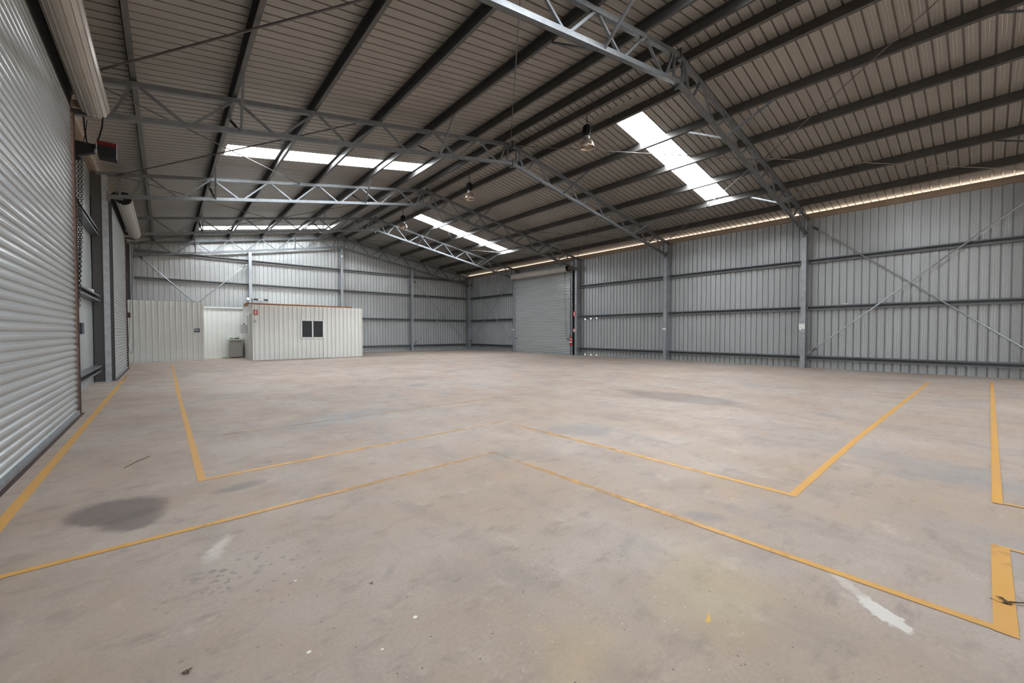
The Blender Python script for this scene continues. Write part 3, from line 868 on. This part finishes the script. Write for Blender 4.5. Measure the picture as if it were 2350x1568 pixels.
def lamp(y, label, yaw):
    x = 8.15
    t = thing('high_bay_lamp', label, 'pendant lamp', (x, y, 6.0), 'pendant lamps along the ridge')
    MB().tube((x, y, 6.735), (x, y, 6.68), 0.006, 6).lathe((x, y, 6.665), [(0.012, -0.012), (0.018, 0), (0.012, 0.012), (0.008, 0), (0.012, -0.012)], 10, 'y').build('hook', M_DARK, t)
    chain_mesh([[(x+0.012, y, 6.66), (x+0.01, y, 6.50)]], 0.035, 0.004, 0.010).build('chain', M_BLACK, t)
    MB().path([(x-0.03, y, 6.735), (x-0.035, y, 6.62), (x-0.015, y, 6.50)], 0.005).path([(x-0.045, y, 6.44), (x, y, 6.52), (x+0.045, y, 6.44)], 0.004).build('cable', M_DARK, t)
    h = MB().lathe((x, y, 6.18), [(0.0005, 0.275), (0.055, 0.275), (0.085, 0.25), (0.098, 0.20), (0.100, 0.08), (0.085, 0.02), (0.06, 0.0), (0.0005, 0)], 12)
    for i in range(12):
        a = 2*math.pi*i/12
        h.bar((x+0.098*math.cos(a), y+0.098*math.sin(a), 6.24), (x+0.098*math.cos(a), y+0.098*math.sin(a), 6.40), 0.012, 0.02, up=(math.cos(a), math.sin(a), 0))
    h.build('ballast_housing', M_BLACK, t)
    c = MB().lathe((x, y, 6.10), [(0.055, 0.09), (0.062, 0.085), (0.068, 0.05), (0.072, 0.0)], 16)
    c.build('collar', M_GALV, t)
    MB().lathe((x, y, 5.88), [(0.066, 0.225), (0.085, 0.215), (0.115, 0.19), (0.145, 0.15), (0.165, 0.10), (0.178, 0.05), (0.184, 0.0), (0.180, 0.0), (0.174, 0.05), (0.160, 0.10), (0.140, 0.15), (0.110, 0.187), (0.080, 0.21), (0.06, 0.22)], 36).build('lamp_shade', M_SHADE, t, smooth=True)
    MB().lathe((x, y, 5.93), [(0.0005, -0.01), (0.025, 0.0), (0.045, 0.03), (0.05, 0.07), (0.035, 0.12), (0.025, 0.16)], 16).build('bulb', M_BULB, t, smooth=True)
    return t


lamp(6.63, 'bell-shaped high bay lamp with black housing, nearest and largest of the three', 0)
lamp(11.83, 'bell-shaped high bay lamp with black housing, middle one under the ridge', 0)
lamp(17.03, 'bell-shaped high bay lamp with black housing, farthest, seen against the fourth truss', 0)

# ------------------------------------------------------------------ office cabin
YO = 21.0
XO0, XO1 = 2.92, 7.72
RIBP = [(0, 0), (.140, 0), (.150, .028), (.172, .028), (.182, 0)]
of = thing('office_cabin', 'low white ribbed steel office cabin with a two-pane window', 'cabin', ((XO0+XO1)/2, YO+1.8, 0))
ff = lambda a, off, t: (a, YO-off, t)
wx0, wx1, wz0, wz1 = 4.86, 5.84, 0.98, 1.80
p = MB(); p.sheet(XO0, wx0, [0, 2.46], ff, prof=RIBP); p.sheet(wx0, wx1, [0, wz0], ff, prof=RIBP); p.sheet(wx0, wx1, [wz1, 2.46], ff, prof=RIBP); p.sheet(wx1, XO1, [0, 2.46], ff, prof=RIBP)
p.build('front_panel', M_PANEL, of)
p = MB(); fs = lambda a, off, t: (XO0+off*0.3, a, t)
p.sheet(YO, 21.62, [0, 2.46], fs, prof=RIBP); p.sheet(21.62, 22.42, [2.06, 2.46], fs, prof=RIBP); p.sheet(22.42, 24.44, [0, 2.46], fs, prof=RIBP)
p.build('side_panel', M_PANEL, of)
MB().sheet(YO, 24.44, [0, 2.46], lambda a, off, t: (XO1-off*0.3, a, t), prof=RIBP).build('side_panel', M_PANEL, of)
MB().box(XO0, XO1, YO+0.002, 24.44, 2.44, 2.465).build('roof_panel', M_PANEL, of)
MB().box(XO0-0.012, XO0+0.03, YO-0.012, YO+0.03, 0, 2.47).build('corner_trim', M_PANEL, of)
MB().box(XO1-0.03, XO1+0.012, YO-0.032, YO+0.03, 0, 2.465).build('corner_trim', M_PANEL, of)
w_ = MB(); y0, y1 = YO-0.055, YO+0.02
w_.box(wx0-0.02, wx0+0.03, y0, y1, wz0-0.02, wz1+0.02).box(wx1-0.03, wx1+0.02, y0, y1, wz0-0.02, wz1+0.02)
w_.box(wx0, wx1, y0, y1, wz0-0.04, wz0+0.025).box(wx0, wx1, y0, y1, wz1-0.02, wz1+0.02)
xmw = (wx0+wx1)/2+0.0
w_.box(xmw-0.03, xmw+0.03, y0, y1, wz0, wz1)
wf_ = w_.build('window_frame', M_WHITE, of)
for a, b in ((wx0+0.03, xmw-0.03), (xmw+0.03, wx1-0.03)):
    MB().box(a, b, YO-0.02, YO-0.012, wz0+0.02, wz1-0.02).build('window_pane', M_GLASS, wf_)
dr = MB().box(XO0-0.004, XO0+0.03, 21.68, 22.36, 0.01, 2.02).build('cabin_door', M_PANEL, of)
MB().tube((XO0-0.06, 21.76, 1.02), (XO0+0.0, 21.76, 1.02), 0.018, 8).bar((XO0-0.06, 21.74, 1.02), (XO0-0.06, 21.88, 1.02), 0.02, 0.02).build('door_handle', M_CHROME, dr)
MB().box(XO0-0.03, XO0+0.03, 21.62, 21.68, 0, 2.08).box(XO0-0.03, XO0+0.03, 22.36, 22.42, 0, 2.08).box(XO0-0.04, XO0+0.03, 21.60, 22.44, 2.02, 2.09).build('door_frame', M_WHITE, of)
tag(MB().box(2.76, 7.25, YO+0.04, YO+0.09, 2.472, 2.536).build('timber_batten', M_TIMBER), 'orange-brown timber batten lying along the front top edge of the cabin', 'timber batten')
tag(MB().box(2.71, 2.755, YO+0.03, YO+0.9, 2.40, 2.535).build('timber_batten', M_TIMBER), 'short orange-brown timber end piece at the left end of the cabin roof', 'timber batten')
ac = thing('equipment_box', 'grey equipment box with dark end slots on the cabin roof', 'equipment box', (3.35, 22.0, 2.466))
MB().box(3.05, 3.70, 21.9, 22.3, 2.466, 2.80).build('box_body', M_GALV, ac)
MB().box(3.10, 3.26, 21.885, 21.90, 2.72, 2.775).box(3.50, 3.66, 21.885, 21.90, 2.72, 2.775).build('vent_slot', M_BLACK, ac)
MB().box(3.27, 3.49, 21.885, 21.90, 2.715, 2.78).build('name_plate', M_WHITE, ac)

# toilet partition
tp = thing('toilet_partition', 'tall pale ribbed steel partition screen carrying the blue toilet sign', 'partition', (0, 22.6, 0))
MB().sheet(WL+0.02, 1.27, [0, 2.56], lambda a, off, t: (a, 22.62-off, t), prof=RIBP).build('front_panel', M_PANEL, tp)
MB().box(1.22, 1.30, 22.585, 22.66, 0, 2.55).build('edge_trim', M_PANEL, tp)
MB().box(1.262, 1.29, 22.66, 23.98, 0, 2.45).build('return_panel', M_PANEL, tp)
rp = thing('washroom_wall', 'bright white ribbed wall panel in the gap between partition and cabin', 'partition', (2.0, 24.0, 0))
MB().sheet(1.29, XO0, [0, 2.44], lambda a, off, t: (a, 24.0+off*0.5, t), prof=RIBP).build('panel', M_PANEL, rp)
MB().box(1.29, XO0, 23.95, 23.995, 2.40, 2.46).build('top_rail', M_WHITE, rp)

# wash bench and things on it
cb = thing('wash_cabinet', 'grey laminate wash cabinet standing beside the cabin side wall', 'cabinet', (2.58, 23.6, 0))
MB().box(2.34, 2.83, 23.40, 23.93, 0.06, 0.88).build('cabinet_body', M_CAB, cb)
MB().box(2.37, 2.80, 23.43, 23.90, 0.0, 0.06).build('plinth', M_DARK, cb)
MB().box(2.28, 2.87, 23.37, 23.94, 0.88, 0.915).build('bench_top', M_WHITE, cb)
MB().box(2.40, 2.80, 23.385, 23.40, 0.10, 0.70).build('cabinet_door', M_CAB, cb)
tp_ = thing('tap', 'chrome gooseneck tap on the wash cabinet', 'tap', (2.72, 23.82, 0.915))
MB().path([(2.72, 23.82, 0.915), (2.72, 23.82, 1.02), (2.69, 23.78, 1.06), (2.65, 23.72, 1.03)], 0.012, 8).tube((2.76, 23.82, 0.915), (2.76, 23.82, 0.96), 0.015, 8).build('tap_body', M_CHROME, tp_)
tag(MB().box(2.32, 2.45, 23.40, 23.50, 0.915, 0.975).build('sponge_box', M_LIME), 'lime green box at the left end of the wash cabinet top', 'box')
cl = MB(); cl.lathe((2.60, 23.52, 0.915), [(0.0005, 0.055), (0.05, 0.05), (0.10, 0.03), (0.13, 0.0)], 14)
tag(cl.build('folded_cloth', M_BLACK), 'dark crumpled cloth on the wash cabinet top', 'cloth')
sb = thing('floor_squeegee', 'small white and green brush lying on the floor left of the wash cabinet', 'brush', (2.2, 23.7, 0))
MB().box(2.02, 2.28, 23.68, 23.75, 0.0, 0.03).build('brush_head', M_LIME, sb)
MB().tube((2.24, 23.72, 0.02), (2.31, 23.75, 0.13), 0.012, 8).build('handle', M_WHITE, sb)
wh = thing('water_heater', 'white wall-mounted water heater box beside the cabin door', 'water heater', (2.80, 22.9, 1.35))
MB().box(2.68, 2.905, 22.70, 23.05, 1.18, 1.60).build('heater_body', M_WHITE, wh)
MB().tube((2.82, 22.88, 1.60), (2.82, 22.88, 1.68), 0.02, 8).build('pipe_stub', M_BLACK, wh)
sl = thing('security_light', 'small white round lamp fixed beside the left gable column above the cabin', 'wall lamp', (3.22, 24.36, 2.9))
MB().lathe((3.19, 24.30, 2.93), [(0.0005, -0.045), (0.06, -0.03), (0.07, 0.0), (0.06, 0.04), (0.0005, 0.05)], 16, 'y').build('lamp_head', M_WHITE, sl, smooth=True)
MB().tube((3.19, 24.33, 2.93), (3.285, 24.45, 2.90), 0.015, 8).build('arm', M_DARK, sl)

# ------------------------------------------------------------------ signs
def sign_plate(name, cx, cy, cz, w, h, normal, m, label, cat='sign'):
    t = thing(name, label, cat, (cx, cy, cz))
    n = Vector(normal); a = Vector((-n.y, n.x, 0))
    def pl(parent, nm, mt, u0, u1, v0, v1, d0, d1):
        vs = [Vector((cx, cy, cz))+a*u+Vector((0, 0, v))+n*d for d in (d0, d1) for u in (u0, u1) for v in (v0, v1)]
        return MB().add(vs, [(0, 1, 3, 2), (4, 6, 7, 5), (0, 4, 5, 1), (2, 3, 7, 6), (0, 2, 6, 4), (1, 5, 7, 3)]).build(nm, mt, parent)
    pl(t, 'plate', m, -w/2, w/2, -h/2, h/2, 0, 0.004)
    return t, (lambda nm, mt, u0, u1, v0, v1, d=0.006: pl(t, nm, mt, u0, u1, v0, v1, 0.004, d)), a, n


# fire extinguisher location sign on the cabin
t, q, a, n = sign_plate('fire_extinguisher_sign', 3.03, YO-0.035, 2.115, 0.155, 0.23, (0, -1, 0), M_RED, 'red fire extinguisher sign high on the front of the cabin')
q('extinguisher_symbol', M_WHITE, -0.024, 0.024, -0.05, 0.055); q('symbol_top', M_WHITE, -0.012, 0.03, 0.06, 0.085); q('lettering_bar', M_INK, -0.06, 0.06, -0.10, -0.085)
t, q, a, n = sign_plate('notice_sticker', 3.00, YO-0.035, 1.72, 0.075, 0.09, (0, -1, 0), M_GREEN, 'small green and white sticker below the red sign on the cabin')
q('white_symbol', M_WHITE, -0.022, 0.022, -0.03, 0.03)
# toilet sign
t, q, a, n = sign_plate('toilet_sign', 1.05, 22.585, 1.325, 0.20, 0.165, (0, -1, 0), M_BLUE, 'navy toilet sign with man, woman and wheelchair symbols on the partition')
YS = 22.585-0.006


def flat(pts, m, nm, par):
    """flat figure in the sign plane, pts in (x,z)"""
    nn = len(pts)
    vs = [(x, YS, z) for x, z in pts]+[(x, YS-0.003, z) for x, z in pts]
    MB().add(vs, [tuple(range(nn)), tuple(range(nn, 2*nn))[::-1]]+[(i, (i+1) % nn, nn+(i+1) % nn, nn+i) for i in range(nn)]).build(nm, m, par)


def circ(cx, cz, r, n=12): return [(cx+r*math.cos(2*math.pi*i/n), cz+r*math.sin(2*math.pi*i/n)) for i in range(n)]


X0, Z0 = 1.05, 1.325
flat(circ(X0-0.062, Z0+0.062, 0.010), M_WHITE, 'symbol', t)
flat([(X0-0.078, Z0+0.045), (X0-0.046, Z0+0.045), (X0-0.048, Z0+0.0), (X0-0.055, Z0-0.02), (X0-0.069, Z0-0.02), (X0-0.076, Z0+0.0)], M_WHITE, 'symbol', t)
flat(circ(X0-0.012, Z0+0.062, 0.010), M_WHITE, 'symbol', t)
flat([(X0-0.018, Z0+0.048), (X0-0.006, Z0+0.048), (X0+0.010, Z0+0.008), (X0-0.003, Z0+0.006), (X0-0.004, Z0-0.02), (X0-0.020, Z0-0.02), (X0-0.021, Z0+0.006), (X0-0.034, Z0+0.008)], M_WHITE, 'symbol', t)
flat(circ(X0+0.042, Z0+0.052, 0.009), M_WHITE, 'symbol', t)
flat([(X0+0.038, Z0+0.042), (X0+0.046, Z0+0.042), (X0+0.05, Z0+0.02), (X0+0.072, Z0+0.018), (X0+0.085, Z0-0.008), (X0+0.078, Z0-0.011), (X0+0.066, Z0+0.008), (X0+0.042, Z0+0.010)], M_WHITE, 'symbol', t)
ring = circ(X0+0.05, Z0-0.005, 0.021, 14)
rr = MB(); vs = []
for rad in (0.022, 0.017):
    vs += [(x, YS-0.002, z) for x, z in circ(X0+0.05, Z0-0.004, rad, 14)]
rr.add(vs, [(i, (i+1) % 14, 14+(i+1) % 14, 14+i) for i in range(14)]); rr.build('symbol', M_WHITE, t)
flat([(X0-0.035, Z0-0.046), (X0+0.045, Z0-0.046), (X0+0.045, Z0-0.034), (X0-0.035, Z0-0.034)], M_INK, 'lettering_bar', t)

# column signs
XC = XR-0.004
t, q, a, n = sign_plate('fire_extinguisher_sign', XC, 14.40, 2.22, 0.16, 0.27, (-1, 0, 0), M_RED, 'red fire extinguisher sign high on the third right column')
q('extinguisher_symbol', M_WHITE, -0.028, 0.028, -0.07, 0.09); q('lettering_bar', M_WHITE, -0.06, 0.06, -0.115, -0.10)
t, q, a, n = sign_plate('round_identification_sign', XC, 14.40, 1.38, 0.02, 0.02, (-1, 0, 0), M_WHITE, 'round red and white extinguisher type sign on the third right column')
MB().lathe((XC-0.004, 14.40, 1.34), [(0.0005, -0.003), (0.10, -0.003), (0.10, 0.003)], 24, 'x').build('disc', M_WHITE, t)
MB().lathe((XC-0.009, 14.40, 1.35), [(0.05, -0.002), (0.085, -0.002), (0.085, 0.001)], 24, 'x').build('red_ring', M_RED, t)
# extinguisher
e = thing('fire_extinguisher', 'red fire extinguisher hanging between the far roller door and third right column', 'fire extinguisher', (16.60, 14.55, 0.53))
ex, ey = 16.60, 14.55
MB().lathe((ex, ey, 0.52), [(0.0005, 0), (0.06, 0.0), (0.075, 0.02), (0.078, 0.05), (0.078, 0.40), (0.07, 0.45), (0.04, 0.48), (0.022, 0.49), (0.022, 0.52), (0.0005, 0.52)], 24).build('cylinder', M_RED, e, smooth=True)
MB().lathe((ex, ey, 0.52), [(0.0792, 0.30), (0.0792, 0.37)], 24).build('label_band', M_WHITE, e)
MB().lathe((ex, ey, 0.52), [(0.0795, 0.285), (0.0795, 0.305)], 24).lathe((ex, ey, 0.52), [(0.0798, 0.325), (0.0798, 0.345)], 24).build('blue_band', M_BLUE, e)
MB().lathe((ex, ey, 0.52), [(0.0792, 0.16), (0.0792, 0.22)], 24).build('label_band', M_WHITE, e)
MB().bar((ex, ey+0.03, 1.055), (ex, ey-0.08, 1.075), 0.02, 0.012).bar((ex, ey+0.03, 1.035), (ex, ey-0.07, 1.03), 0.02, 0.012).lathe((ex, ey, 1.03), [(0.02, 0), (0.02, 0.04), (0.0005, 0.04)], 10).build('valve_handle', M_DARK, e)
MB().path([(ex, ey+0.02, 1.05), (ex, ey+0.09, 1.03), (ex, ey+0.105, 0.92), (ex-0.01, ey+0.09, 0.72)], 0.011, 8).build('hose', M_BLACK, e)
MB().box(ex+0.07, XR-0.013, ey-0.03, ey+0.03, 0.9, 0.95).build('wall_bracket', M_DARK, e)

# small tags on the columns
yb_ = FR[2]+0.05
t = tag(MB().box(XR-0.02, XR-0.0, yb_-0.07, yb_+0.09, 1.345, 1.41).build('switch_box', M_WHITE), 'small white box on the second right column', 'switch box')
ya_ = FR[1]+0.05
t, q, a, n = sign_plate('notice_plate', XR-0.002, ya_+0.03, 1.435, 0.17, 0.17, (-1, 0, 0), M_WHITE, 'white two-line notice plate on the nearest right column')
for v in (0.05, 0.028, -0.03, -0.052): q('lettering_bar', M_INK, -0.06, 0.06, v-0.004, v+0.004)
tag(MB().box(XR-0.02, XR, FR[4]+0.0, FR[4]+0.12, 1.36, 1.44).build('switch_box', M_WHITE), 'small white box left of the far right roller door', 'switch box')
tag(MB().box(7.81, 7.91, 24.39, 24.438, 5.60, 5.72).build('junction_box', M_WHITE), 'small white box near the top of the middle gable column', 'junction box')
tag(MB().box(WL+0.001, WL+0.12, 11.45, 11.75, 1.20, 1.42).build('power_board', mat('dark_navy_plastic', (0.008, 0.012, 0.03), 0.4)), 'dark navy box on the left wall behind the hanging chain', 'electrical box')
tag(MB().box(WL+0.02, WL+0.13, 12.9, 13.25, 2.145, 2.20).build('loose_block', M_WHITE), 'small white block resting on the middle rail of the left wall', 'block')
tag(MB().box(WR-0.10, WR-0.03, 2.95, 3.08, 3.68-1.61+0.075, 2.17).build('loose_block', M_WHITE), 'small cream block resting on the right wall middle rail near the nearest column', 'block')

# insulation / flashing patches above the right skylights
fp = MB().box(8.72, 8.80, 5.35, 6.75, zroof(8.76)-0.012, zroof(8.76)-0.002)
tag(MB().add([(8.62, 5.5, zroof(8.62)-0.006), (8.84, 5.4, zroof(8.84)-0.008), (8.84, 6.85, zroof(8.84)-0.008), (8.62, 6.8, zroof(8.62)-0.006)], [(0, 1, 2, 3), (3, 2, 1, 0)]).build('flashing_strip', M_ROLL), 'pale flashing strip at the head of the near right skylight', 'flashing')

# ------------------------------------------------------------------ litter on the floor
def leaf_clump(name, x, y, s, label, cat, n=9, seed=1):
    rnd = random.Random(seed); mb = MB()
    for i in range(n):
        a = rnd.uniform(0, 6.28); l = s*rnd.uniform(0.5, 1.2); w_ = s*rnd.uniform(0.1, 0.3)
        cx, cy = x+rnd.uniform(-s, s)*0.5, y+rnd.uniform(-s, s)*0.5; h = s*rnd.uniform(0.05, 0.25)
        d = Vector((math.cos(a), math.sin(a), 0)); k = Vector((-d.y, d.x, 0)); c = Vector((cx, cy, 0.002))
        mb.add([c-d*l/2, c+k*w_/2+Vector((0, 0, h*0.5)), c+d*l/2+Vector((0, 0, h)), c-k*w_/2+Vector((0, 0, h))], [(0, 1, 2), (0, 2, 3)])
    return tag(mb.build(name, M_LEAF), label, cat)


leaf_clump('dry_leaf', 0.04, 1.852, 0.022, 'crumpled dry leaf on the floor at the bottom edge left of centre', 'leaf', 12, 3)
leaf_clump('dry_leaf', 0.745, 1.93, 0.016, 'pale crumpled leaf scrap on the floor left of centre', 'leaf', 7, 5)
tw = thing('dead_twig', 'dead brown twig with curled leaves lying across the short wide yellow line', 'twig', (2.88, -0.07, 0))
MB().path([(2.885, -0.085, 0.006), (2.90, -0.115, 0.010), (2.925, -0.14, 0.012), (2.945, -0.155, 0.008)], 0.003, 6).path([(2.87, -0.03, 0.003), (2.855, -0.055, 0.003), (2.862, -0.075, 0.005)], 0.0015, 5).build('stem', M_LEAF, tw)
lf = MB()
for i, (x, y, a) in enumerate(((2.875, -0.075, 0.3), (2.89, -0.065, 1.2), (2.865, -0.082, 2.2))):
    d = Vector((math.cos(a), math.sin(a), 0)); k_ = Vector((-d.y, d.x, 0)); c = Vector((x, y, 0.003))
    lf.add([c-d*0.02, c+k_*0.008+Vector((0, 0, 0.008)), c+d*0.022+Vector((0, 0, 0.006)), c-k_*0.007+Vector((0, 0, 0.01))], [(0, 1, 2), (0, 2, 3)])
lf.build('leaf', M_LEAF, tw)
tag(MB().path([(-0.30, 5.05, 0.004), (-0.22, 5.22, 0.008), (-0.14, 5.36, 0.005)], 0.003, 6).build('thin_stick', M_LEAF), 'thin dark stick on the floor between the two left-hand yellow lines', 'stick')
